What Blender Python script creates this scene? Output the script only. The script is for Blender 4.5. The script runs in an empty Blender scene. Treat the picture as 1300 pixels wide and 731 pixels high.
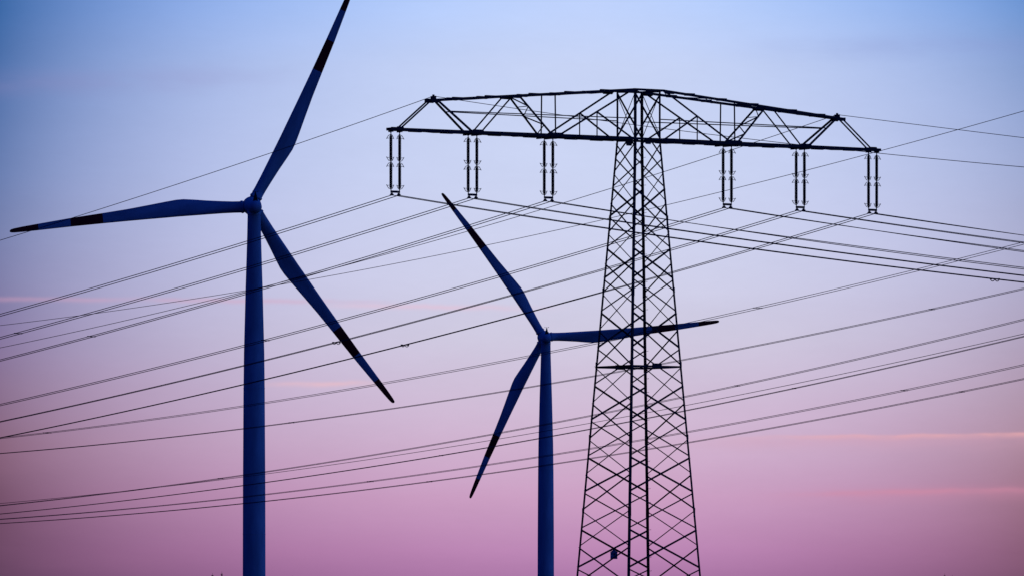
import bpy, math, random
from mathutils import Vector, Matrix
random.seed(7)
R = math.radians
scene = bpy.context.scene
col = scene.collection

# ------------------------------------------------------------------ camera
# the lens is a very long telephoto: 11000 px of focal length over 1300 px of width; the horizon lies below the frame
F, PW, PH, YH, XC, EYE = 11000.0, 1300.0, 731.0, 848.0, 650.0, 2.0
cam_d = bpy.data.cameras.new("camera")
cam = bpy.data.objects.new("camera", cam_d)
col.objects.link(cam)
cam.location = (0, 0, EYE)
cam.rotation_euler = (R(90), 0, 0)
cam_d.sensor_width = 36.0
cam_d.lens = 36.0 * F / PW
cam_d.shift_y = (YH - PH / 2) / PW
cam_d.clip_start = 1.0
cam_d.clip_end = 80000.0
scene.camera = cam

# ------------------------------------------------------------------ sky
def lin(r, g, b):
    return tuple(((c / 255 / 12.92) if c / 255 <= 0.04045 else ((c / 255 + 0.055) / 1.055) ** 2.4) for c in (r, g, b)) + (1.0,)

world = bpy.data.worlds.new("World")
scene.world = world
world.use_nodes = True
nt = world.node_tree
nt.nodes.clear()
N = nt.nodes
def node(t, **kw):
    n = N.new(t)
    for k, v in kw.items():
        setattr(n, k, v)
    return n
def put(sock, v):
    if isinstance(v, bpy.types.NodeSocket):
        nt.links.new(v, sock)
    else:
        sock.default_value = v
def m(op, a, b=0.0, c=None, clamp=False):
    n = node('ShaderNodeMath', operation=op, use_clamp=clamp)
    put(n.inputs[0], a)
    put(n.inputs[1], b)
    if c is not None:
        put(n.inputs[2], c)
    return n.outputs[0]
def smooth(x, a, b, lo=0.0, hi=1.0):
    n = node('ShaderNodeMapRange', interpolation_type='SMOOTHSTEP')
    put(n.inputs[0], x)
    for i, v in enumerate((a, b, lo, hi)):
        n.inputs[i + 1].default_value = v
    return n.outputs[0]
def mixc(f, a, b):
    n = node('ShaderNodeMix', data_type='RGBA')
    put(n.inputs[0], f)
    put(n.inputs[6], a)
    put(n.inputs[7], b)
    return n.outputs[2]
def ramp(x, stops, lo, hi):
    n = node('ShaderNodeValToRGB')
    n.color_ramp.interpolation = 'EASE' if False else 'LINEAR'
    e = n.color_ramp.elements
    while len(e) > 1:
        e.remove(e[0])
    for i, (p, c) in enumerate(stops):
        q = e[0] if i == 0 else e.new((p - lo) / (hi - lo))
        q.position = (p - lo) / (hi - lo)
        q.color = c
    put(n.inputs[0], m('DIVIDE', m('SUBTRACT', x, lo), hi - lo))
    return n.outputs[0]

tc = node('ShaderNodeTexCoord')
sep = node('ShaderNodeSeparateXYZ')
nt.links.new(tc.outputs['Generated'], sep.inputs[0])
dx, dy, dz = sep.outputs
az = m('MULTIPLY', m('ARCTAN2', dx, dy), 180 / math.pi)          # degrees, 0 = straight along the camera's view
el = m('MULTIPLY', m('ARCSINE', dz), 180 / math.pi)              # degrees above the horizon
PD = math.degrees(1 / F)                                         # degrees per photo pixel near the middle
def ed(y): return (YH - y) * PD
def ad(x): return (x - XC) * PD
# dusk colours by elevation: earth shadow and pink belt low down, pale blue above, deep blue overhead
mid = [(ed(848), lin(128, 82, 132)), (ed(760), lin(160, 105, 158)), (ed(727), lin(176, 120, 170)), (ed(700), lin(189, 136, 182)), (ed(650), lin(203, 155, 193)),
       (ed(600), lin(208, 171, 203)), (ed(550), lin(209, 183, 210)), (ed(480), lin(209, 195, 219)), (ed(420), lin(208, 204, 226)), (ed(330), lin(208, 211, 238)),
       (ed(200), lin(203, 213, 244)), (ed(90), lin(200, 212, 245)), (ed(15), lin(192, 211, 253)),
       (6.5, lin(150, 185, 250)), (9, (0.12, 0.24, 0.62, 1)), (14, (0.01, 0.05, 0.30, 1)), (30, (0.001, 0.016, 0.20, 1)), (90, (0.001, 0.03, 0.34, 1))]
side = [(ed(848), lin(70, 45, 75)), (ed(727), lin(101, 67, 96)), (ed(650), lin(112, 76, 103)), (ed(580), lin(133, 96, 119)), (ed(520), lin(140, 112, 139)),
        (ed(450), lin(136, 117, 155)), (ed(390), lin(130, 124, 168)), (ed(330), lin(126, 131, 172)), (ed(230), lin(108, 128, 178)), (ed(110), lin(84, 116, 173)), (ed(5), lin(58, 104, 166)),
        (6.5, lin(48, 92, 160)), (10, (0.008, 0.05, 0.27, 1)), (30, (0.001, 0.016, 0.18, 1)), (90, (0.001, 0.03, 0.34, 1))]
c_mid = ramp(el, mid, -1.0, 90.0)
c_side = ramp(el, side, -1.0, 90.0)
# lens-like vignette put into the sky colour: darker towards both sides and the corners
ud = m('SUBTRACT', az, ad(745))
ul = m('MAXIMUM', m('DIVIDE', ud, -PD * 745), 0.0)
ur = m('MAXIMUM', m('DIVIDE', ud, PD * 555), 0.0)
vv = m('MAXIMUM', m('MINIMUM', m('DIVIDE', m('SUBTRACT', el, ed(375)), PD * 375), 1.1), -1.1)
v2 = m('MULTIPLY', vv, vv)
def quad(a, b, c):               # a + b v + c v^2
    return m('ADD', m('MULTIPLY_ADD', vv, b, a), m('MULTIPLY', v2, c))
sep_m, sep_s = node('ShaderNodeSeparateColor'), node('ShaderNodeSeparateColor')
put(sep_m.inputs[0], c_mid)
put(sep_s.inputs[0], c_side)
cmb_c = node('ShaderNodeCombineColor')
for ch, ex, rf in ((0, (2.75, -0.1, -1.1), (0.49, 0.0, 0.29)), (1, (2.65, 0.2, -0.95), (0.54, -0.06, 0.21)), (2, (3.3, 0.6, -1.0), (0.56, -0.155, 0.16))):
    e_ = quad(*ex)
    f_ = m('MINIMUM', m('ADD', m('POWER', ul, e_), m('MULTIPLY', m('POWER', ur, e_), quad(*rf))), 1.0)
    put(cmb_c.inputs[ch], m('ADD', m('MULTIPLY', sep_m.outputs[ch], m('SUBTRACT', 1.0, f_)), m('MULTIPLY', sep_s.outputs[ch], f_)))
sky = cmb_c.outputs[0]
# away from the view the dusk sky is deep blue
back = smooth(m('ABSOLUTE', az), 7.0, 30.0)
deep = ramp(el, [(0, (0.0003, 0.010, 0.15, 1)), (25, (0.0003, 0.013, 0.20, 1)), (60, (0.0006, 0.026, 0.34, 1)), (90, (0.001, 0.03, 0.34, 1))], -1.0, 90.0)
rim_lobe = ramp(el, [(0, (0.06, 0.20, 0.95, 1)), (25, (0.03, 0.13, 0.80, 1)), (60, (0.001, 0.03, 0.32, 1)), (90, (0.001, 0.03, 0.34, 1))], -1.0, 90.0)  # added brighter sky on the right, to rim the turbine towers
deep = mixc(m('MULTIPLY', smooth(az, 30.0, 75.0), smooth(az, 115.0, 150.0, 1.0, 0.0)), deep, rim_lobe)
sky = mixc(back, sky, deep)
# thin pink cloud streaks and a slight unevenness of the haze layers
def noise(sx, sz, off, detail=3.0):
    cmb = node('ShaderNodeCombineXYZ')
    put(cmb.inputs[0], m('MULTIPLY', az, sx))
    put(cmb.inputs[1], m('MULTIPLY', el, sz))
    cmb.inputs[2].default_value = off
    n = node('ShaderNodeTexNoise', noise_dimensions='3D')
    nt.links.new(cmb.outputs[0], n.inputs['Vector'])
    n.inputs['Scale'].default_value = 1.0
    n.inputs['Detail'].default_value = detail
    return n.outputs[0]
def streak(base, y0, y1, x0, x1, soft0, soft1, w_up, w_dn, colr, amt, off):
    """a thin cloud from azimuth x0 to x1 (its elevation drifting from y0 to y1), ragged along its edges"""
    k = (ed(y1) - ed(y0)) / (ad(x1) - ad(x0))
    c = m('MULTIPLY_ADD', az, k, ed(y0) - k * ad(x0))
    wob = m('MULTIPLY', m('SUBTRACT', noise(5.0, 0.2, off), 0.5), PD * 5)
    d = m('SUBTRACT', el, m('ADD', c, wob))
    up = m('DIVIDE', m('MAXIMUM', d, 0.0), PD * w_up)
    dn = m('DIVIDE', m('MINIMUM', d, 0.0), PD * w_dn)
    q = m('ADD', m('MULTIPLY', up, up), m('MULTIPLY', dn, dn))
    g = m('POWER', 2.71828, m('MULTIPLY', q, -1.0))
    ends = m('MULTIPLY', smooth(az, ad(x0 - soft0), ad(x0 + soft0)), smooth(az, ad(x1 - soft1), ad(x1 + soft1), 1.0, 0.0))
    ragged = smooth(noise(2.2, 9.0, off + 3.0), 0.25, 0.62, 0.35, 1.0)
    f = m('MULTIPLY', m('MULTIPLY', g, ends), m('MULTIPLY', ragged, amt))
    return mixc(f, base, colr)
haze_n = noise(0.55, 3.2, 11.0, 4.0)
sky = mixc(m('MULTIPLY', smooth(haze_n, 0.35, 0.75), m('MULTIPLY', smooth(el, 0.0, 3.5, 0.07, 0.0), 1.0)), sky, lin(186, 130, 165))
uneven = m('ADD', m('MULTIPLY_ADD', noise(1.3, 4.5, 31.0, 7.0), 0.07, 0.965), m('MULTIPLY_ADD', noise(9.0, 26.0, 41.0, 6.0), 0.03, -0.015))
vm = node('ShaderNodeVectorMath', operation='SCALE')
put(vm.inputs[0], sky)
put(vm.inputs['Scale'], uneven)
sky = vm.outputs[0]
sky = streak(sky, 554, 550, 1010, 1420, 150, 20, 2.0, 4.2, lin(238, 174, 176), 0.60, 1.0)
sky = streak(sky, 560, 556, 900, 1420, 110, 20, 6.0, 12.0, lin(214, 160, 182), 0.30, 9.0)
sky = streak(sky, 626, 619, 1035, 1420, 70, 20, 3.0, 4.0, lin(216, 140, 164), 0.40, 2.0)
sky = streak(sky, 628, 621, 1010, 1420, 90, 20, 9.0, 12.0, lin(205, 136, 164), 0.26, 10.0)
sky = streak(sky, 380, 383, -60, 470, 30, 60, 3.0, 3.5, lin(218, 164, 190), 0.36, 4.0)
sky = streak(sky, 389, 391, 430, 690, 60, 50, 3.5, 3.5, lin(236, 190, 208), 0.40, 5.0)
sky = streak(sky, 488, 486, 350, 470, 35, 30, 3.0, 4.0, lin(240, 190, 196), 0.55, 6.0)
sky = streak(sky, 112, 100, -60, 330, 30, 120, 16.0, 16.0, lin(150, 140, 190), 0.20, 7.0)
sky = streak(sky, 62, 60, 980, 1420, 120, 20, 14.0, 16.0, lin(140, 150, 205), 0.22, 8.0)
# the sky model itself, after sunset, adds its share all round
nish = node('ShaderNodeTexSky', sky_type='NISHITA')
nish.sun_disc = False
nish.sun_elevation = R(0.5)
nish.sun_rotation = R(160)
bg1 = node('ShaderNodeBackground')
nt.links.new(sky, bg1.inputs[0])
bg1.inputs[1].default_value = 1.0
bg2 = node('ShaderNodeBackground')
nt.links.new(nish.outputs[0], bg2.inputs[0])
bg2.inputs[1].default_value = 0.0002
add = node('ShaderNodeAddShader')
nt.links.new(bg1.outputs[0], add.inputs[0])
nt.links.new(bg2.outputs[0], add.inputs[1])
out = node('ShaderNodeOutputWorld')
nt.links.new(add.outputs[0], out.inputs[0])

# the last of the sun, very weak, from behind on the right
sun_d = bpy.data.lights.new("sun", 'SUN')
sun_d.energy = 0.004
sun_d.angle = R(0.5)
sun_d.color = (1.0, 0.86, 0.74)
sun = bpy.data.objects.new("sun", sun_d)
col.objects.link(sun)
sun.rotation_euler = (R(89), 0, R(20))

vs = scene.view_settings
vs.view_transform = 'Standard'
vs.look = 'None'
vs.exposure = 0.0
vs.gamma = 1.0
vs.use_curve_mapping = False

# ------------------------------------------------------------------ materials
def mat(name, c1, c2=None, scale=1.0, rough=0.6, metal=0.0, spec=0.3, stretch=(1, 1, 1)):
    mt = bpy.data.materials.new(name)
    mt.use_nodes = True
    t = mt.node_tree
    b = t.nodes['Principled BSDF']
    b.inputs['Roughness'].default_value = rough
    b.inputs['Metallic'].default_value = metal
    b.inputs['Specular IOR Level'].default_value = spec
    if c2 is None:
        c2 = tuple(x * 0.75 for x in c1)
    tcn = t.nodes.new('ShaderNodeTexCoord')
    mp = t.nodes.new('ShaderNodeMapping')
    mp.inputs['Scale'].default_value = stretch
    nz = t.nodes.new('ShaderNodeTexNoise')
    nz.inputs['Scale'].default_value = scale
    nz.inputs['Detail'].default_value = 5
    rp = t.nodes.new('ShaderNodeValToRGB')
    rp.color_ramp.elements[0].position = 0.35
    rp.color_ramp.elements[1].position = 0.65
    rp.color_ramp.elements[0].color = (*c2, 1)
    rp.color_ramp.elements[1].color = (*c1, 1)
    t.links.new(tcn.outputs['Object'], mp.inputs[0])
    t.links.new(mp.outputs[0], nz.inputs['Vector'])
    t.links.new(nz.outputs[0], rp.inputs[0])
    t.links.new(rp.outputs[0], b.inputs['Base Color'])
    return mt
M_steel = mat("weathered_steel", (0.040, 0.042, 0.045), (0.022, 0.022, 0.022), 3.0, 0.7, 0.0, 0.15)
M_wire = mat("aluminium_cable", (0.05, 0.05, 0.055), (0.035, 0.035, 0.035), 2.0, 0.7, 0.0, 0.15)
M_porc = mat("dark_porcelain", (0.030, 0.020, 0.016), (0.02, 0.014, 0.012), 6.0, 0.45, 0.0, 0.2)
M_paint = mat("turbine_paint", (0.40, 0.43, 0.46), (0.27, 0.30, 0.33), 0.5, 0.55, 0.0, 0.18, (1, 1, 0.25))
M_red = mat("red_band_paint", (0.42, 0.012, 0.014), (0.24, 0.009, 0.010), 0.6, 0.6, 0.0, 0.12)
M_black = mat("dark_mast_metal", (0.02, 0.02, 0.02), (0.015, 0.015, 0.015), 4.0, 0.7, 0.0, 0.1)
M_box = mat("blue_grey_box_wood", (0.12, 0.30, 0.34), (0.08, 0.20, 0.24), 5.0, 0.75, 0.0, 0.15, (1, 1, 0.2))
M_conc = mat("concrete", (0.33, 0.32, 0.30), (0.25, 0.24, 0.23), 1.5, 0.9, 0.0, 0.2)
M_field = mat("dusk_field", (0.06, 0.08, 0.03), (0.05, 0.045, 0.025), 0.02, 0.95, 0.0, 0.1)
M_needle = mat("spruce_needles", (0.035, 0.06, 0.03), (0.02, 0.035, 0.018), 0.8, 0.9, 0.0, 0.1)
M_bark = mat("bark", (0.09, 0.06, 0.045), (0.05, 0.035, 0.028), 4.0, 0.95, 0.0, 0.1, (1, 1, 0.2))

# ------------------------------------------------------------------ mesh helpers
class MB:
    def __init__(s):
        s.v, s.f, s.mi = [], [], []
    def add(s, vs_, fs, mi=0):
        o = len(s.v)
        s.v += [tuple(x) for x in vs_]
        s.f += [tuple(i + o for i in f) for f in fs]
        s.mi += [mi] * len(fs)
    def prism(s, prof, p0, p1, ax, ay):
        """extrude a 2-D profile from p0 to p1, its axes ax, ay"""
        n = len(prof)
        vs_ = [p0 + ax * x + ay * y for x, y in prof] + [p1 + ax * x + ay * y for x, y in prof]
        fs = [(i, (i + 1) % n, n + (i + 1) % n, n + i) for i in range(n)] + [tuple(range(n))[::-1], tuple(range(n, 2 * n))]
        s.add(vs_, fs)
    def frame(s, p0, p1, hint):
        d = (p1 - p0).normalized()
        ax = hint - d * hint.dot(d)
        if ax.length < 1e-5:
            ax = Vector((1, 0, 0)) - d * d.x
        ax.normalize()
        return ax, d.cross(ax)
    def angle(s, p0, p1, w, t, hint, flip=False):
        """steel angle (L section): one flange along hint, the other square to it"""
        p0, p1 = Vector(p0), Vector(p1)
        ax, ay = s.frame(p0, p1, Vector(hint))
        if flip:
            ay = -ay
        s.prism([(0, 0), (w, 0), (w, t), (t, t), (t, w), (0, w)], p0, p1, ax, ay)
    def flat(s, p0, p1, w, t, normal):
        """a bar of width w lying square to normal, with a short stiffening lip"""
        p0, p1 = Vector(p0), Vector(p1)
        nn = Vector(normal)
        ax, ay = s.frame(p0, p1, nn)
        h = w / 2
        s.prism([(0, -h), (w * 0.8, -h), (w * 0.8, -h + t), (t, -h + t), (t, h), (0, h)], p0, p1, ax, ay)
    def box(s, c, sx, sy, sz):
        x, y, z = c
        vs_ = [(x + a * sx / 2, y + b * sy / 2, z + d * sz / 2) for a in (-1, 1) for b in (-1, 1) for d in (-1, 1)]
        s.add(vs_, [(0, 1, 3, 2), (4, 6, 7, 5), (0, 4, 5, 1), (2, 3, 7, 6), (0, 2, 6, 4), (1, 5, 7, 3)])
    def tube(s, pts, r, n=6, cap=True):
        pts = [Vector(p) for p in pts]
        rings = []
        for i, p in enumerate(pts):
            d = (pts[min(i + 1, len(pts) - 1)] - pts[max(i - 1, 0)]).normalized()
            a = d.cross(Vector((0, 0, 1)))
            if a.length < 1e-3:
                a = d.cross(Vector((1, 0, 0)))
            a.normalize()
            b = d.cross(a)
            rr = r[i] if isinstance(r, (list, tuple)) else r
            rings.append([p + a * (rr * math.cos(2 * math.pi * k / n)) + b * (rr * math.sin(2 * math.pi * k / n)) for k in range(n)])
        s.loft(rings, cap)
    def loft(s, rings, cap=True, mis=None):
        n = len(rings[0])
        vs_ = [v for r in rings for v in r]
        fs, mi = [], []
        for j in range(len(rings) - 1):
            for k in range(n):
                fs.append((j * n + k, j * n + (k + 1) % n, (j + 1) * n + (k + 1) % n, (j + 1) * n + k))
                mi.append(mis[j] if mis else 0)
        if cap:
            fs.append(tuple(range(n))[::-1]); mi.append(mis[0] if mis else 0)
            fs.append(tuple(range((len(rings) - 1) * n, len(rings) * n))); mi.append(mis[-1] if mis else 0)
        o = len(s.v)
        s.v += [tuple(v) for v in vs_]
        s.f += [tuple(i + o for i in f) for f in fs]
        s.mi += mi
    def lathe(s, prof, n=24, axis='z', c=(0, 0, 0)):
        rings = []
        for r, h in prof:
            ring = []
            for k in range(n):
                a = 2 * math.pi * k / n
                x, y = r * math.cos(a), r * math.sin(a)
                ring.append(Vector((c[0] + x, c[1] + y, c[2] + h)) if axis == 'z' else Vector((c[0] + x, c[1] + h, c[2] + y)))
            rings.append(ring)
        s.loft(rings)
    def build(s, name, mats, parent=None, shade=False):
        me = bpy.data.meshes.new(name)
        me.from_pydata(s.v, [], s.f)
        for mm in (mats if isinstance(mats, (list, tuple)) else [mats]):
            me.materials.append(mm)
        for p, i in zip(me.polygons, s.mi):
            p.material_index = i
            p.use_smooth = shade
        import bmesh
        bm = bmesh.new()
        bm.from_mesh(me)
        bmesh.ops.recalc_face_normals(bm, faces=bm.faces)
        bm.to_mesh(me)
        bm.free()
        o = bpy.data.objects.new(name, me)
        col.objects.link(o)
        if parent is not None:
            o.parent = parent
        return o
def tag(o, label=None, cat=None, group=None, kind=None):
    for k, v in (("label", label), ("category", cat), ("group", group), ("kind", kind)):
        if v:
            o[k] = v
    return o
def empty(name, loc, rz=0.0):
    o = bpy.data.objects.new(name, None)
    col.objects.link(o)
    o.location = loc
    o.rotation_euler = (0, 0, rz)
    o.empty_display_size = 1.0
    return o
def children(o):
    return [c for c in bpy.data.objects if c.parent is o]
def copy_tree(o, parent=None):
    c = o.copy()
    col.objects.link(c)
    c.parent = parent
    for ch in children(o):
        copy_tree(ch, c)
    return c

# ------------------------------------------------------------------ ground
g = MB()
rings = [0, 200, 600, 1500, 4000, 12000, 40000]
ns = 64
pts = [(0, 0, 0)]
for r in rings[1:]:
    pts += [(r * math.cos(2 * math.pi * k / ns), r * math.sin(2 * math.pi * k / ns), 0) for k in range(ns)]
fs = [(0, 1 + k, 1 + (k + 1) % ns) for k in range(ns)]
for j in range(len(rings) - 2):
    a, b = 1 + j * ns, 1 + (j + 1) * ns
    fs += [(a + k, b + k, b + (k + 1) % ns, a + (k + 1) % ns) for k in range(ns)]
g.add(pts, fs)
tag(g.build("ground", M_field), kind="structure")

# ------------------------------------------------------------------ the lattice pylon
TH = R(35)
D0 = F / 16.5
PX = (810.69 - XC) / F * D0
PLOC = Vector((PX, D0, 0))
def zz(y):                       # photo row at the pylon's own distance -> height above the ground
    return EYE + (YH - y) / 16.5
Z_LOW, Z_TOP, Z_TIP, Z_MID = 42.62, 46.38, 44.95, 44.13
def half(z):                     # half width of the tower body
    if z >= Z_LOW:
        return 1.22
    return 1.22 + (Z_LOW - z) * 0.0661
pylon = empty("lattice_pylon", PLOC, TH)
tag(pylon, "tall dark steel lattice pylon with one wide crossarm carrying six double insulators", "pylon")

for su in (-1, 1):
    for sv in (-1, 1):
        b = MB()
        for z0, z1 in ((0.25, Z_LOW), (Z_LOW, Z_TOP + 0.05)):
            h0, h1 = half(z0), half(z1)
            p0, p1 = Vector((su * h0, sv * h0, z0)), Vector((su * h1, sv * h1, z1))
            b.prism([(0, 0), (0.165, 0), (0.165, 0.03), (0.03, 0.03), (0.03, 0.165), (0, 0.165)], p0, p1, Vector((-su, 0, 0)), Vector((0, -sv, 0)))
        # splice plates where the leg sections meet
        for zs in (zz(280), zz(371), zz(465), zz(557), zz(650), zz(745)):
            h = half(zs)
            b.box((su * (h + 0.008) - su * 0.09, sv * (h + 0.008), zs), 0.165, 0.022, 0.7)
            b.box((su * (h + 0.008), sv * (h + 0.008) - sv * 0.105, zs), 0.022, 0.165, 0.7)
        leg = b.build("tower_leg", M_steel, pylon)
        f = MB()
        h = half(0)
        f.lathe([(0.75, -0.5), (0.75, 0.1), (0.45, 0.3), (0.45, 0.42)], 16, 'z', (su * h, sv * h, 0))
        f.build("footing", M_conc, pylon, False)

U_Y = [182, 219, 257.4, 295.5, 333.5, 371.5, 418.5, 465, 511, 556.5, 601.5, 647, 693.5, 742, 791, 840, 876]
V_Y = [200.5, 238.6, 275.8, 315, 354, 396, 442, 488.5, 533.4, 579.4, 624.5, 671, 721, 769, 818, 860]
def face_pts(face, z, inset=0.05):
    """the two corners of one face of the tower at height z: face = ('u', -1) etc."""
    k, sg = face
    h = half(z)
    if k == 'u':
        return Vector((sg * h, -h + inset, z)), Vector((sg * h, h - inset, z)), Vector((sg, 0, 0))
    return Vector((-h + inset, sg * h, z)), Vector((h - inset, sg * h, z)), Vector((0, sg, 0))
def x_panel(face, y0, y1, w, name="cross_brace", gap=1.4):
    z0, z1 = zz(y0 + gap), zz(y1 - gap)
    a0, b0, nn = face_pts(face, z0)
    a1, b1, _ = face_pts(face, z1)
    b = MB()
    b.flat(a0 - nn * 0.035, b1 - nn * 0.035, w, 0.014, -nn)
    b.flat(b0 + nn * 0.012, a1 + nn * 0.012, w, 0.014, nn)
    mid_ = (a0 + b1) / 2
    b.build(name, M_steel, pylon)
for sg in (-1, 1):
    for i in range(len(U_Y) - 1):
        x_panel(('u', sg), U_Y[i], U_Y[i + 1], 0.125 if i % 2 == 0 else 0.078)
    for i in range(len(V_Y) - 1):
        x_panel(('v', sg), V_Y[i], V_Y[i + 1], 0.085 if i % 2 == 0 else 0.125)
    # half panel under the crossarm: two short braces rising to the middle of the lower frame
    b = MB()
    z0 = zz(199)
    a0, b0, nn = face_pts(('v', sg), z0)
    top = Vector((0, sg * (half(Z_LOW)), Z_LOW - 0.1))
    tp = top + Vector((0.28, 0, 0)); tm = top - Vector((0.28, 0, 0))
    b.flat(a0, tm, 0.125, 0.014, -nn)
    b.flat(b0, tp, 0.125, 0.014, -nn)
    b.add([top + Vector((x, sg * 0.03, z)) for x, z in ((-0.36, 0.05), (0.36, 0.05), (0.24, -0.3), (-0.24, -0.3))] +
          [top + Vector((x, sg * 0.045, z)) for x, z in ((-0.36, 0.05), (0.36, 0.05), (0.24, -0.3), (-0.24, -0.3))],
          [(0, 1, 2, 3), (7, 6, 5, 4), (0, 4, 5, 1), (1, 5, 6, 2), (2, 6, 7, 3), (3, 7, 4, 0)])
    b.build("knee_brace", M_steel, pylon)
    # X bracing of the tower head between the lower and the upper frame
    for k in ('u', 'v'):
        a0, b0, nn = face_pts((k, sg), Z_TOP - 0.22)
        a1, b1, _ = face_pts((k, sg), Z_LOW + 0.16)
        b = MB()
        b.flat(a0 - nn * 0.04, b1 - nn * 0.04, 0.11 if k == 'v' else 0.075, 0.014, -nn)
        b.flat(b0 + nn * 0.012, a1 + nn * 0.012, 0.11 if k == 'v' else 0.075, 0.014, nn)
        b.build("cross_brace", M_steel, pylon)
# level frame with gussets two fifths of the way down
zd = zz(464.5)
hd = half(zd)
b = MB()
for sg in (-1, 1):
    b.angle((-hd, sg * (hd + 0.02), zd), (hd, sg * (hd + 0.02), zd), 0.14, 0.02, (0, 0, -1))
    b.angle((sg * (hd + 0.02), -hd, zd), (sg * (hd + 0.02), hd, zd), 0.14, 0.02, (0, 0, -1))
    b.box((0, sg * (hd + 0.05), zd - 0.02), 0.9, 0.03, 0.36)
    for k in (-1, 1):
        b.angle((0, sg * hd, zd - 0.03), (k * hd, 0, zd - 0.03), 0.11, 0.02, (0, 0, -1))
b.build("level_frame", M_steel, pylon)
# frames at crossarm level
for zf, nm in ((Z_LOW, "lower_frame"), (Z_TOP, "upper_frame")):
    b = MB()
    h = 1.22
    dz_ = -0.12 if nm == "lower_frame" else 0.11
    for sg in (-1, 1):
        b.prism([(-0.09, -0.08), (0.09, -0.08), (0.09, 0.08), (-0.09, 0.08)], Vector((-h - 0.2, sg * (h + 0.12), zf)), Vector((h + 0.2, sg * (h + 0.12), zf)), Vector((0, 1, 0)), Vector((0, 0, 1)))
        b.prism([(-0.06, -0.08), (0.06, -0.08), (0.06, 0.08), (-0.06, 0.08)], Vector((sg * (h + 0.07), -h, zf)), Vector((sg * (h + 0.07), h, zf)), Vector((1, 0, 0)), Vector((0, 0, 1)))
    b.angle((-h, -h, zf), (h, h, zf), 0.1, 0.015, (0, 0, -1))
    b.angle((-h, h, zf - 0.05), (h, -h, zf - 0.05), 0.1, 0.015, (0, 0, -1))
    b.build(nm, M_steel, pylon)
# climbing steps up one leg
st = MB()
st.tube([(0, 0, 0), (0.26, 0, 0), (0.27, 0, 0.05)], 0.016, 5)
z = 3.2
first = None
while z < 42.4:
    h = half(z)
    o = st.build("climbing_step", M_steel, pylon) if first is None else first.copy()
    if first is None:
        first = o
    else:
        col.objects.link(o)
        o.parent = pylon
    o.location = (h - 0.02, h - 0.06, z)
    z += 1.06

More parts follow.
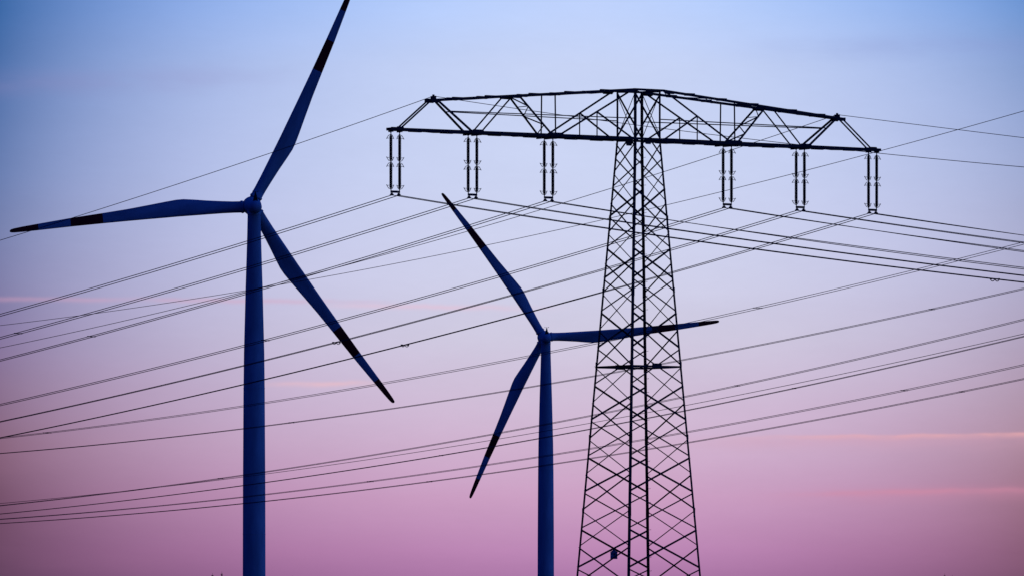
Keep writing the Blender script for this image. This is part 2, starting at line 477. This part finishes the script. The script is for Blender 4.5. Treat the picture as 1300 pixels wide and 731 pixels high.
# --- crossarm, one arm each way
A_B, A_T = 1.30, 1.30
def hb_(a): return 1.34 - 0.051 * (a - 1.22)
def ht_(a): return 1.34 - 0.060 * (a - 1.22)
def zt(a): return Z_TOP + (Z_TIP - Z_TOP) * (a - 1.22) / (19.15 - 1.22)
for s in (-1, 1):
    def B(a, sv, dz=0.0): return Vector((s * a, sv * hb_(a), Z_LOW + dz))
    def T(a, sv, dz=0.0): return Vector((s * a, sv * ht_(a), zt(a) + dz))
    b = MB()
    sq = lambda w: [(-w, -w), (w, -w), (w, w), (-w, w)]
    for sv in (-1, 1):
        b.prism([(-0.1, -0.105), (0.1, -0.105), (0.1, 0.105), (-0.1, 0.105)], B(1.42, sv), B(23.25, sv), Vector((0, 1, 0)), Vector((0, 0, 1)))
        # splice plates that thicken the chord here and there
        for a in (3.1, 5.6, 7.6, 9.6, 13.0, 17.6, 20.6):
            p = B(a, sv, -0.02)
            b.box(p, 1.1, 0.23, 0.235)
    for k in range(11):         # zigzag between the two chords
        a0, a1 = 1.6 + k * 1.92, 1.6 + (k + 1) * 1.92
        q = 1 if k % 2 else -1
        b.angle(B(a0, q, -0.05), B(a1, -q, -0.05), 0.09, 0.014, (0, 0, -1))
    b.box((s * 23.2, 0, Z_LOW), 0.14, 2 * hb_(23.2), 0.2)
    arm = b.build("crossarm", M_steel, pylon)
    for sv in (-1, 1):
        b = MB()
        b.prism([(-0.09, -0.09), (0.09, -0.09), (0.09, 0.09), (-0.09, 0.09)], T(1.42, sv), T(19.75, sv), Vector((0, 1, 0)), Vector((0, 0, 1)))
        for a in (4.0, 7.2, 10.4, 14.3, 17.2):
            p = T(a, sv, 0.02)
            b.box(p, 0.9, 0.205, 0.21)
        b.build("top_chord", M_steel, arm)
    b = MB()
    for k in range(9):
        a0, a1 = 1.6 + k * 2.0, 1.6 + (k + 1) * 2.0
        q = 1 if k % 2 else -1
        b.angle(T(a0, q, -0.04), T(a1, -q, -0.04), 0.08, 0.014, (0, 0, -1))
    b.box((s * 19.7, 0, zt(19.7)), 0.16, 2 * ht_(19.7) + 0.1, 0.24)
    b.build("plan_bracing", M_steel, arm)
    struts = [(('B', 22.4), ('T', 19.5), 0.13), (('T', 18.95), ('B', 15.9), 0.145), (('B', 15.2), ('T', 12.3), 0.12), (('T', 11.7), ('B', 8.75), 0.125), (('B', 8.2), ('T', 1.5), 0.145)]
    for sv in (-1, 1):
        for (k0, a0), (k1, a1), w in struts:
            p0 = (B if k0 == 'B' else T)(a0, sv)
            p1 = (B if k1 == 'B' else T)(a1, sv)
            c = MB()
            c.flat(p0, p1, w, 0.02, (0, -sv, 0))
            c.build("diagonal_strut", M_steel, arm)
        c = MB()
        c.flat(B(8.5, sv), T(8.5, sv), 0.125, 0.02, (0, -sv, 0))
        c.build("vertical_strut", M_steel, arm)
        # secondary members: post and stay off the middle of the long inner strut
        f_ = (8.2 - 4.75) / (8.2 - 1.5)
        M_ = B(8.2, sv).lerp(T(1.5, sv), f_)
        c = MB()
        c.flat(B(4.75, sv), M_, 0.1, 0.02, (0, -sv, 0))
        c.build("vertical_strut", M_steel, arm)
        c = MB()
        c.flat(M_, B(1.5, sv), 0.115, 0.02, (0, -sv, 0))
        c.build("diagonal_strut", M_steel, arm)
        # light rail at half height
        fr = (Z_TIP - Z_MID) / (Z_TIP - Z_LOW)
        q0 = T(18.95, sv).lerp(B(15.9, sv), fr)
        c = MB()
        c.flat(Vector((s * 1.22, sv * 1.25, Z_MID + (0.035 if sv < 0 else -0.035))), q0, 0.075, 0.02, (0, -sv, 0))
        c.build("walkway_rail", M_steel, arm)
    # zigzag between the paired struts
    c = MB()
    L0 = lambda q, sv: T(11.7, sv).lerp(B(8.75, sv), q)
    seq = [(0.0, 1), (0.27, -1), (0.5, 1), (0.74, -1), (0.95, 1)]
    for (q0, s0), (q1, s1) in zip(seq, seq[1:]):
        c.flat(L0(q0, s0), L0(q1, s1), 0.1, 0.02, (s, 0, 0))
    c.flat(L0(0.27, -1), L0(0.27, 1), 0.06, 0.02, (s, 0, 0))
    c.build("strut_bracing", M_steel, arm)
    # gusset plates
    for kind, a, wd in (('T', 19.2, 0.9), ('B', 15.55, 1.3), ('T', 12.0, 1.1), ('B', 8.48, 1.5), ('T', 1.9, 1.2), ('B', 22.45, 0.8)):
        for sv in (-1, 1):
            c = MB()
            up = kind == 'B'
            P_ = B if up else T
            base = P_(a, sv, 0.0)
            tilt = 1 if up else -1
            y_ = sv * 0.122
            prof = [(-wd / 2, 0.0), (wd / 2, 0.0), (wd / 2.8, tilt * 0.20), (-wd / 2.8, tilt * 0.20)]
            front = [base + Vector((x, y_, zv)) for x, zv in prof]
            rear = [base + Vector((x, y_ + sv * 0.02, zv)) for x, zv in prof]
            c.add(front + rear, [(0, 1, 2, 3), (7, 6, 5, 4), (0, 4, 5, 1), (1, 5, 6, 2), (2, 6, 7, 3), (3, 7, 4, 0)])
            c.build("gusset_plate", M_steel, arm)
    # short cross beams the insulators hang from
    for a in (22.64, 15.55, 8.48):
        for da in (-0.4, 0.4):
            w = hb_(a + da)
            c = MB()
            c.prism([(-0.05, -0.07), (0.05, -0.07), (0.05, 0.07), (-0.05, 0.07)], Vector((s * (a + da), -w - 0.06, Z_LOW - 0.15)), Vector((s * (a + da), w + 0.06, Z_LOW - 0.15)), Vector((1, 0, 0)), Vector((0, 0, 1)))
            c.build("hanger_beam", M_steel, arm)
    # peak for the earth wire
    c = MB()
    c.box((s * 19.15, 0, zt(19.15) + 0.16), 0.2, 0.5, 0.3)
    c.tube([(s * 19.15, 0, zt(19.15) + 0.25), (s * 19.15, 0, zt(19.15) + 0.42)], 0.09, 8)
    c.build("earth_wire_bracket", M_steel, arm)
def pyl(u, v, z):                # pylon frame -> world
    return Vector((PX + u * math.cos(TH) - v * math.sin(TH), D0 + u * math.sin(TH) + v * math.cos(TH), z))

# nest box on the bracing
zb = zz(704)
hv = half(zb)
bx = empty("nest_box", pyl(-0.2, hv - 0.35, zb), TH + R(-35))
tag(bx, "small dark blue nest box with a gabled top hung inside the pylon's lattice", "nest box")
b = MB()
b.add([(x, y, z) for y in (-0.26, 0.26) for x, z in ((-0.27, -0.27), (0.27, -0.27), (0.27, 0.24), (0.0, 0.5), (-0.27, 0.24))],
      [(0, 1, 2, 3, 4), (9, 8, 7, 6, 5), (0, 5, 6, 1), (1, 6, 7, 2), (2, 7, 8, 3), (3, 8, 9, 4), (4, 9, 5, 0)])
b.build("box_body", M_box, bx)
b = MB()
for q in (-1, 1):
    b.add([(q * 0.31, -0.31, 0.215), (q * 0.31, 0.31, 0.215), (0, 0.31, 0.525), (0, -0.31, 0.525),
           (q * 0.31, -0.31, 0.25), (q * 0.31, 0.31, 0.25), (0, 0.31, 0.56), (0, -0.31, 0.56)],
          [(0, 1, 2, 3), (7, 6, 5, 4), (0, 4, 5, 1), (1, 5, 6, 2), (2, 6, 7, 3), (3, 7, 4, 0)])
b.build("roof", M_black, bx)
b = MB()
b.lathe([(0.075, -0.012), (0.075, 0.0)], 16, 'y', (0.05, -0.262, 0.1))
b.build("entrance_hole", M_black, bx)
b = MB()
b.box((0, 0.29, 0.3), 0.06, 0.06, 0.5)
b.build("mounting_bracket", M_steel, bx)

# ------------------------------------------------------------------ insulators
ATT = [-22.64, -15.55, -8.48, 8.48, 15.55, 22.64]
INS_L = ["double insulator string at the crossarm's left tip", "double insulator string second from the crossarm's left tip",
         "double insulator string just left of the pylon's body", "double insulator string just right of the pylon's body",
         "double insulator string second from the crossarm's right tip", "double insulator string at the crossarm's right tip"]
Z_HANG, Z_CLAMP = Z_LOW - 0.15, 37.65
def rod_mb(z0, z1):
    b = MB()
    b.tube([(0, 0, z0 + 0.03), (0, 0, z0 - 0.14)], 0.06, 8)
    b.tube([(0, 0, z1 + 0.14), (0, 0, z1)], 0.06, 8)
    prof = [(0.045, z0 - 0.08)]
    n = 26
    for i in range(n):
        zc = z0 - 0.12 - (z0 - z1 - 0.24) * (i + 0.5) / n
        prof += [(0.095, zc + 0.03), (0.134, zc + 0.006), (0.134, zc - 0.006), (0.095, zc - 0.02)]
    prof.append((0.045, z1 + 0.08))
    b.lathe(prof, 10)
    return b
def horn_mb(z, dirn, outer):
    """a pair of arcing horns, splayed to both sides (longer on the outer one); dirn -1 droops, +1 rises"""
    b = MB()
    for q in (-1, 1):
        k = 1.0 if q == outer else 0.68
        b.tube([(q * 0.07, 0, z + dirn * 0.02), (q * 0.2 * k, 0, z + dirn * 0.06), (q * 0.29 * k, 0, z + dirn * 0.17), (q * 0.37 * k, 0, z + dirn * 0.29)], 0.024, 6)
        b.tube([(q * 0.40 * k, 0, z + dirn * 0.29), (q * 0.25 * k, 0, z + dirn * 0.285), (q * 0.11, 0, z + dirn * 0.28)], 0.021, 6)
        b.tube([(q * 0.36 * k, 0, z + dirn * 0.27), (q * 0.40 * k, 0, z + dirn * 0.34)], 0.024, 6)
    return b
def make_insulator():
    root = empty("insulator_string", (0, 0, 0))
    zc = Z_CLAMP - Z_HANG
    for x in (-0.4, 0.4):
        b = MB(); b.tube([(0, 0, 0.06), (0, 0, -0.24)], 0.03, 6); b.box((0, 0, -0.1), 0.09, 0.05, 0.1)
        o = b.build("shackle", M_steel, root); o.location.x = x
        for z0, z1 in ((-0.24, -2.30), (-2.34, -4.40)):
            o = rod_mb(z0, z1).build("insulator_rod", M_porc, root, True); o.location.x = x
            for zh, dn in ((z0 - 0.02, -1), (z1 + 0.02, 1)):
                h = horn_mb(zh, dn, -1 if x < 0 else 1).build("arcing_horn", M_steel, o)
        b = MB(); b.tube([(0, 0, -4.38), (-x * 0.1, 0, -4.56)], 0.035, 6)
        o = b.build("shackle", M_steel, root); o.location.x = x
    b = MB()
    b.box((0, 0, -4.56), 0.84, 0.08, 0.17)
    b.build("yoke_plate", M_steel, root)
    for x in (-0.32, 0.32):
        b = MB()
        b.tube([(0, 0, -4.6), (0, 0, zc + 0.06)], 0.03, 6)
        b.add([(q * w, y, z) for y in (-0.05, 0.05) for q, w, z in ((-1, 0.07, zc + 0.16), (1, 0.07, zc + 0.16), (1, 0.13, zc - 0.04), (-1, 0.13, zc - 0.04))],
              [(0, 1, 2, 3), (7, 6, 5, 4), (0, 4, 5, 1), (1, 5, 6, 2), (2, 6, 7, 3), (3, 7, 4, 0)])
        b.tube([(0, -0.22, zc + 0.03), (0, -0.1, zc), (0, 0.1, zc), (0, 0.22, zc + 0.03)], 0.045, 8)
        o = b.build("suspension_clamp", M_steel, root); o.location.x = x
    return root
proto = make_insulator()
for i, a in enumerate(ATT):
    o = proto if i == 0 else copy_tree(proto)
    o.location = pyl(a, 0, Z_HANG)
    o.rotation_euler = (0, 0, TH)
    tag(o, INS_L[i], "insulator", "insulator strings hanging from the crossarm")

# ------------------------------------------------------------------ conductors of this line
K_L, K_R = 0.000222, 0.000205
def s_at(px, a, sgn):            # distance along the line at which its wire crosses a photo column
    t = (px - XC) / F
    c_, s_ = math.cos(TH), math.sin(TH)
    return (PX + a * c_ - t * (D0 + a * s_)) / (sgn * (s_ + t * c_))
def g_for(px, py, a, sgn, h0, k):
    s = s_at(px, a, sgn)
    D = D0 + a * math.sin(TH) + sgn * s * math.cos(TH)
    h = (YH - py) * D / F
    return (h0 - h + k * s * s) / s
LEFT_Y = [399.9, 429.1, 457.3, 513.7, 535.0, 555.3]      # where each twin meets the left edge of the picture
RIGHT_Y = [358.3, 349.8, 340.7, 319.2, 308.2, 298.9]     # and the right edge
CAB_L = ["twin black cable hung from the insulator at the crossarm's left tip", "twin black cable hung from the second insulator from the left",
         "twin black cable hung from the insulator just left of the pylon body", "twin black cable hung from the insulator just right of the pylon body",
         "twin black cable hung from the second insulator from the right", "twin black cable hung from the insulator at the crossarm's right tip"]
CLOSE = [1.0, 0.95, 0.8, 0.95, 0.5, 0.35]
ROLL = [0, 0, -14, -14, 3, -12]
SPACERS = {0: [(1263, 1, 'damper')], 1: [(23, 0, 'spacer')], 2: [(116, 0, 'spacer')], 3: [(337, 0, 'spacer')], 4: [(427, 0, 'damper')], 5: [(514, 0, 'damper')]}
def span_pts(z0, gl, gr, kl, kr, s0, s1, n=150):
    out_ = []
    for i in range(n + 1):
        s = s0 + (s1 - s0) * i / n
        z = z0 - gl * s + kl * s * s if s >= 0 else z0 + gr * s + kr * s * s
        out_.append((s, z))
    return out_
def spacer_mb(w, loops):
    b = MB()
    b.box((0, 0, 0), w + 0.08, 0.07, 0.06)
    for q in (-1, 1):
        b.lathe([(0.05, -0.11), (0.05, 0.11)], 8, 'y', (q * w / 2, 0, 0))
    if loops:
        for c0 in (-0.2, 0.2):
            ps = [(c0 - 0.2 + 0.4 * i / 8, 0, -0.03 - 0.13 * math.sin(math.pi * i / 8)) for i in range(9)]
            b.tube(ps, 0.032, 6)
    return b
for i, a in enumerate(ATT):
    h0 = Z_CLAMP - EYE
    gl = g_for(0, LEFT_Y[i], a, 1, h0, K_L)
    gr = g_for(1300, RIGHT_Y[i], a, -1, h0, K_R)
    root = empty("twin_conductor", pyl(a, 0, Z_CLAMP), TH)
    tag(root, CAB_L[i], "power cable", "cables of the pylon in front")
    pr = span_pts(0.0, gl, gr, K_L, K_R, -330, 330)
    for q in (-0.32, 0.32):
        b = MB()
        cv = []
        for s, z in pr:
            # the pair closes up and rolls a little away from the clamps
            f_ = min(1.0, abs(s) / 45.0)
            f_ = f_ * f_ * (3 - 2 * f_)
            cl, roll = (CLOSE[i], 0.0) if s >= 0 else (1.0, R(ROLL[i]))
            w = q * (1 - f_ + cl * f_)
            cv.append((w * math.cos(roll * f_), s, z + w * math.sin(roll * f_)))
        b.tube(cv, 0.031, 6)
        b.build("wire", M_wire, root, True)
    for px, isr, kind in SPACERS.get(i, []):
        s = s_at(px, a, -1 if isr else 1)
        z = (-gr * s + K_R * s * s) if isr else (-gl * s + K_L * s * s)
        o = spacer_mb(0.64, kind == 'damper').build("spacer", M_steel, root)
        o.location = (0, -s if isr else s, z)
# earth wires from the two ends of the top chord
EW = [(-19.15, 0.14890, 0.000237, 0.14222, 0.000282, "thin single cable strung over the left end of the crossarm's top chord"),
      (19.15, 0.15379, 0.000306, 0.1279, 0.000040, "thin single cable strung over the right end of the crossarm's top chord")]
for a, gl, kl, gr, kr, lab in EW:
    z0 = 45.25
    b = MB()
    b.tube([(0, s, z) for s, z in span_pts(0.0, gl, gr, kl, kr, -330, 330)], 0.026, 6)
    o = b.build("earth_wire", M_wire, None, True)
    o.location = pyl(a, 0, z0)
    o.rotation_euler = (0, 0, TH)
    tag(o, lab, "power cable", "cables of the pylon in front")

# ------------------------------------------------------------------ conductors of the line behind
# (parallel line some 280 m further off; each curve is a parabola z = z0 - g s + k s^2 through its own plane)
LINE2 = [  # name letter, distance at the right edge, (z0,g,k at 900 m), spread, spacers (photo columns), label
    (862, (57.83022, 0.12598, 0.00024), 0.0, [], "lone thin cable crossing just under the crossarm's right tip"),
    (862, (44.12038, 0.12057, 0.00021), 1.0, [962, 60], "twin cable behind the pylon, topmost of the rising ones at lower right"),
    (872, (39.40927, 0.10658, 0.00021), 0.6, [1183, 370], "twin cable behind the pylon, lone in the gap below the topmost one"),
    (882, (36.21157, 0.12046, 0.00020), 0.62, [936, 280], "twin cable behind the pylon, passing just above a thin single cable at right"),
    (890, (34.7445, 0.11186, 0.00020), 0.0, [], "faint single cable behind the pylon, close above a dark twin at right"),
    (896, (34.46199, 0.11686, 0.00020), 0.4, [1008, 560], "dark twin cable behind the pylon, close below a faint single cable"),
    (908, (31.49282, 0.10744, 0.00021), 0.78, [1148, 470], "twin cable behind the pylon, second from lowest of all"),
    (918, (30.05812, 0.10293, 0.00021), 0.62, [1221, 545], "twin cable behind the pylon, lowest of all the cables"),
]
for Dx, (z9, gg, kk), spread, sp, lab in LINE2:
    r = Dx / 900.0
    z0, kq = z9 * r, kk / r
    xr = 650 / F * Dx
    loc = Vector((xr, Dx, EYE + z0))
    pr = [(-110 + 520 * i / 150, 0) for i in range(151)]
    pr = [(s, -gg * s + kq * s * s) for s, _ in pr]
    def s_of(px):
        t = (px - XC) / F
        return (xr - t * Dx) / (math.sin(TH) + t * math.cos(TH))
    if spread == 0.0:
        b = MB()
        b.tube([(0, s, z) for s, z in pr], 0.032, 6)
        o = b.build("earth_wire", M_wire, None, True)
        o.location = loc
        o.rotation_euler = (0, 0, TH)
        tag(o, lab, "power cable", "cables of the line behind")
    else:
        root = empty("twin_conductor", loc, TH)
        tag(root, lab, "power cable", "cables of the line behind")
        for q in (-spread / 2, spread / 2):
            b = MB()
            b.tube([(q, s, z) for s, z in pr], 0.031, 6)
            b.build("wire", M_wire, root, True)
        for px in sp:
            s = s_of(px)
            o = spacer_mb(max(spread, 0.4), False).build("spacer", M_steel, root)
            o.location = (0, s, -gg * s + kq * s * s)

# ------------------------------------------------------------------ wind turbines
TOWER = [(0, 2.1), (0.4, 2.1), (8, 2.0), (17, 1.92), (33, 1.89), (48, 1.80), (55, 1.72), (61.5, 1.55), (66, 1.44), (71, 1.28), (74.8, 1.17), (78.2, 1.10), (79.0, 1.08)]
BL = [(1.0, .98, .98, .95), (1.5, .98, .98, .95), (1.52, 1.08, 1.08, 1.05), (1.85, 1.08, 1.08, 1.05), (1.87, .97, .97, .92), (3.2, 1.08, .86, .78), (5.0, 1.32, .76, .60), (7.5, 1.70, .68, .48), (9.5, 2.05, .62, .40), (11.4, 2.34, .56, .34), (12.6, 2.36, .52, .31), (14.5, 2.22, .49, .28),
      (17.5, 1.95, .43, .24), (21, 1.66, .37, .20), (25.3, 1.42, .32, .16), (25.32, 1.42, .32, .16), (30.8, 1.16, .29, .12), (30.82, 1.16, .29, .12), (36.3, .78, .32, .08), (36.32, .78, .32, .08),
      (39, .58, .32, .06), (40.4, .44, .29, .045), (40.9, .34, .24, .035), (41.1, .22, .17, .02), (41.18, .08, .07, .01)]
def blade_mb():
    rings_, mis = [], []
    n = 28
    for r, T_, L_, th in BL:
        ring = []
        tw = R(13) * max(0.0, 1 - r / 24.0) * min(1.0, max(0.0, (r - 1.6) / 6))
        af = min(1.0, max(0.0, (r - 1.6) / 7.0))
        for k in range(n):
            a = 2 * math.pi * k / n
            cx = math.cos(a)
            x = cx * (L_ if cx > 0 else T_) if af >= 1 else cx * ((L_ if cx > 0 else T_))
            prof = math.sin(a) * th
            if cx < 0:
                prof *= (1 - af * 0.75 * (cx * cx))
            ring.append(Vector((x * math.cos(tw) - prof * math.sin(tw), x * math.sin(tw) + prof * math.cos(tw), r)))
        rings_.append(ring)
        mis.append(1 if (25.31 < r < 30.81 or r > 36.31) else 0)
    b = MB()
    b.loft(rings_, True, mis)
    return b
def make_turbine(name, base, angles, yaw, label):
    root = empty(name, base, yaw)
    tag(root, label, "wind turbine", "wind turbines")
    b = MB(); b.lathe([(r, z) for z, r in TOWER], 48)
    tw = b.build("tower", M_paint, root, True)
    for z, r in ((24.5, 1.909), (49.0, 1.80)):
        f = MB(); f.lathe([(r, z - 0.05), (r + 0.03, z - 0.04), (r + 0.03, z + 0.04), (r, z + 0.05)], 48)
        f.build("flange_ring", M_paint, tw)
    d = MB(); d.box((0.3, -2.08, 1.6), 0.9, 0.1, 2.1)
    d.build("door", M_black, tw)
    f = MB(); f.lathe([(6, -1.0), (6, 0.05), (2.6, 0.3), (2.6, 0.36)], 40)
    f.build("foundation", M_conc, root)
    # nacelle and rotor share a shaft tipped up by five degrees
    zc = 79.55
    tilt = R(5)
    b = MB()
    b.lathe([(0.05, -3.35), (0.45, -3.28), (0.78, -3.05), (0.98, -2.65), (1.08, -2.1), (1.16, -1.2), (1.28, 0.2), (1.42, 1.5), (1.5, 2.3), (1.46, 2.42)], 36, 'y')
    nc = b.build("nacelle", M_paint, root, True)
    nc.location = (0, 0, zc)
    nc.rotation_euler = (tilt, 0, 0)
    b = MB(); b.lathe([(1.11, -0.55), (1.14, -0.45), (1.14, 0.5)], 32, 'z', (0, 0, -0.35))
    yk = b.build("yaw_collar", M_paint, root, True); yk.location = (0, 0, zc - 0.6)
    # instrument mast on the rear of the nacelle roof
    b = MB()
    b.add([(-0.42, -2.2, 0.9), (0.42, -2.2, 0.9), (0.42, -1.5, 0.9), (-0.42, -1.5, 0.9), (-0.09, -1.9, 2.45), (0.09, -1.9, 2.45), (0.09, -1.75, 2.45), (-0.09, -1.75, 2.45)],
          [(3, 2, 1, 0), (4, 5, 6, 7), (0, 1, 5, 4), (1, 2, 6, 5), (2, 3, 7, 6), (3, 0, 4, 7)])
    b.build("instrument_mast", M_black, nc)
    b = MB()
    b.tube([(-0.45, -1.83, 2.55), (0.45, -1.83, 2.55)], 0.035, 6)
    b.tube([(0, -1.83, 2.42), (0, -1.83, 2.66)], 0.04, 6)
    for q in (-1, 1):
        b.tube([(q * 0.42, -1.83, 2.55), (q * 0.46, -1.83, 2.75)], 0.05, 6)
    b.build("wind_gauge", M_black, nc)
    b = MB()
    b.lathe([(1.42, 2.46), (1.55, 2.6), (1.62, 3.3), (1.55, 4.1), (1.25, 4.9), (0.75, 5.5), (0.3, 5.78), (0.03, 5.85)], 36, 'y')
    hub = b.build("hub", M_paint, root, True)
    hub.location = (0, 0, zc)
    hub.rotation_euler = (tilt, 0, 0)
    bm_ = blade_mb()
    firstb = None
    for al in angles:
        if firstb is None:
            o = bm_.build("blade", [M_paint, M_red], root, True)
            firstb = o
        else:
            o = firstb.copy()
            col.objects.link(o)
            o.parent = root
        a = R(al)
        span = Vector((math.cos(a), 0, math.sin(a)))
        lead = Vector((-math.sin(a), 0, math.cos(a)))
        yv = span.cross(lead)
        mtx = Matrix((lead, yv, span)).transposed().to_4x4()
        rot = Matrix.Rotation(tilt, 4, 'X')
        o.matrix_local = Matrix.Translation((0, 0, zc)) @ rot @ Matrix.Translation((0, 3.3, 0)) @ mtx
    return root
def place_turb(px, py_hub, Rpx, angles, yaw, label):
    D = 41.15 * F / Rpx
    z = EYE + (YH - py_hub) * D / F
    return make_turbine("wind_turbine", ((px - XC) / F * D, D, z - 79.85), angles, yaw, label)
place_turb(322.6, 260.2, 310.2, (65.8, 186.4, 306.6), R(8), "larger and nearer blue wind turbine at left, one blade cut by the picture's top")
place_turb(692.9, 427.3, 224.8, (126.1, 5.5, 245.6), R(6), "smaller and farther blue wind turbine just left of the pylon")

# ------------------------------------------------------------------ tree tops far off, just reaching into the bottom of the picture
def spruce(px, py, D, spread, label, dense=1.0):
    H = EYE + (YH - py) * D / F
    root = empty("spruce_tree", ((px - XC) / F * D, D, 0), random.uniform(0, 6))
    tag(root, label, "tree", "far spruce tops")
    b = MB()
    b.tube([(0, 0, -0.3), (0.05, 0, H * 0.4), (0, 0.05, H * 0.75), (0, 0, H)], [0.26, 0.17, 0.08, 0.02], 8)
    b.build("trunk", M_bark, root, True)
    c = MB()
    zb_ = H * 0.12
    while zb_ < H - 0.15:
        q = (H - zb_) / H
        rad = spread * (q ** 0.85) + 0.1
        nb = 5 if q < 0.2 else 8
        for k in range(nb):
            a = random.uniform(0, 6.283)
            L = rad * random.uniform(0.65, 1.12)
            dr = Vector((math.cos(a), math.sin(a), 0))
            sd = Vector((-math.sin(a), math.cos(a), 0))
            p0 = Vector((0, 0, zb_))
            for j in range(4):
                f0 = (j + 0.3) / 4
                p = p0 + dr * (L * f0) + Vector((0, 0, 0.1 * L * (1 - f0) - 0.32 * L * f0 * f0))
                w = 0.34 * (1 - 0.55 * f0) * (0.5 + q) * dense
                tip = p + dr * (L * 0.38) + Vector((0, 0, -0.12 - 0.1 * L * f0))
                c.add([p + sd * w, p - sd * w, tip + sd * 0.05, tip - sd * 0.05, p + Vector((0, 0, -w * 0.7))],
                      [(0, 1, 3, 2), (0, 4, 2), (1, 3, 4)])
        zb_ += 0.5 * (0.5 + q)
    b = c.build("crown", M_needle, root)
spruce(269.8, 727.0, 1420, 2.6, "broad dark spruce tip at the bottom edge, left of the nearer turbine's tower")
spruce(281.6, 724.6, 1450, 1.5, "slim pointed spruce tip at the bottom edge, nearest left of the nearer turbine's tower")
spruce(1199.3, 727.4, 1520, 2.4, "taller of two small spruce tips at the bottom edge, far right")
spruce(1208.8, 729.3, 1540, 1.8, "lower of two small spruce tips at the bottom edge, far right")
spruce(371.0, 730.0, 1500, 2.0, "barely showing spruce tip at the bottom edge, right of the nearer turbine's tower")
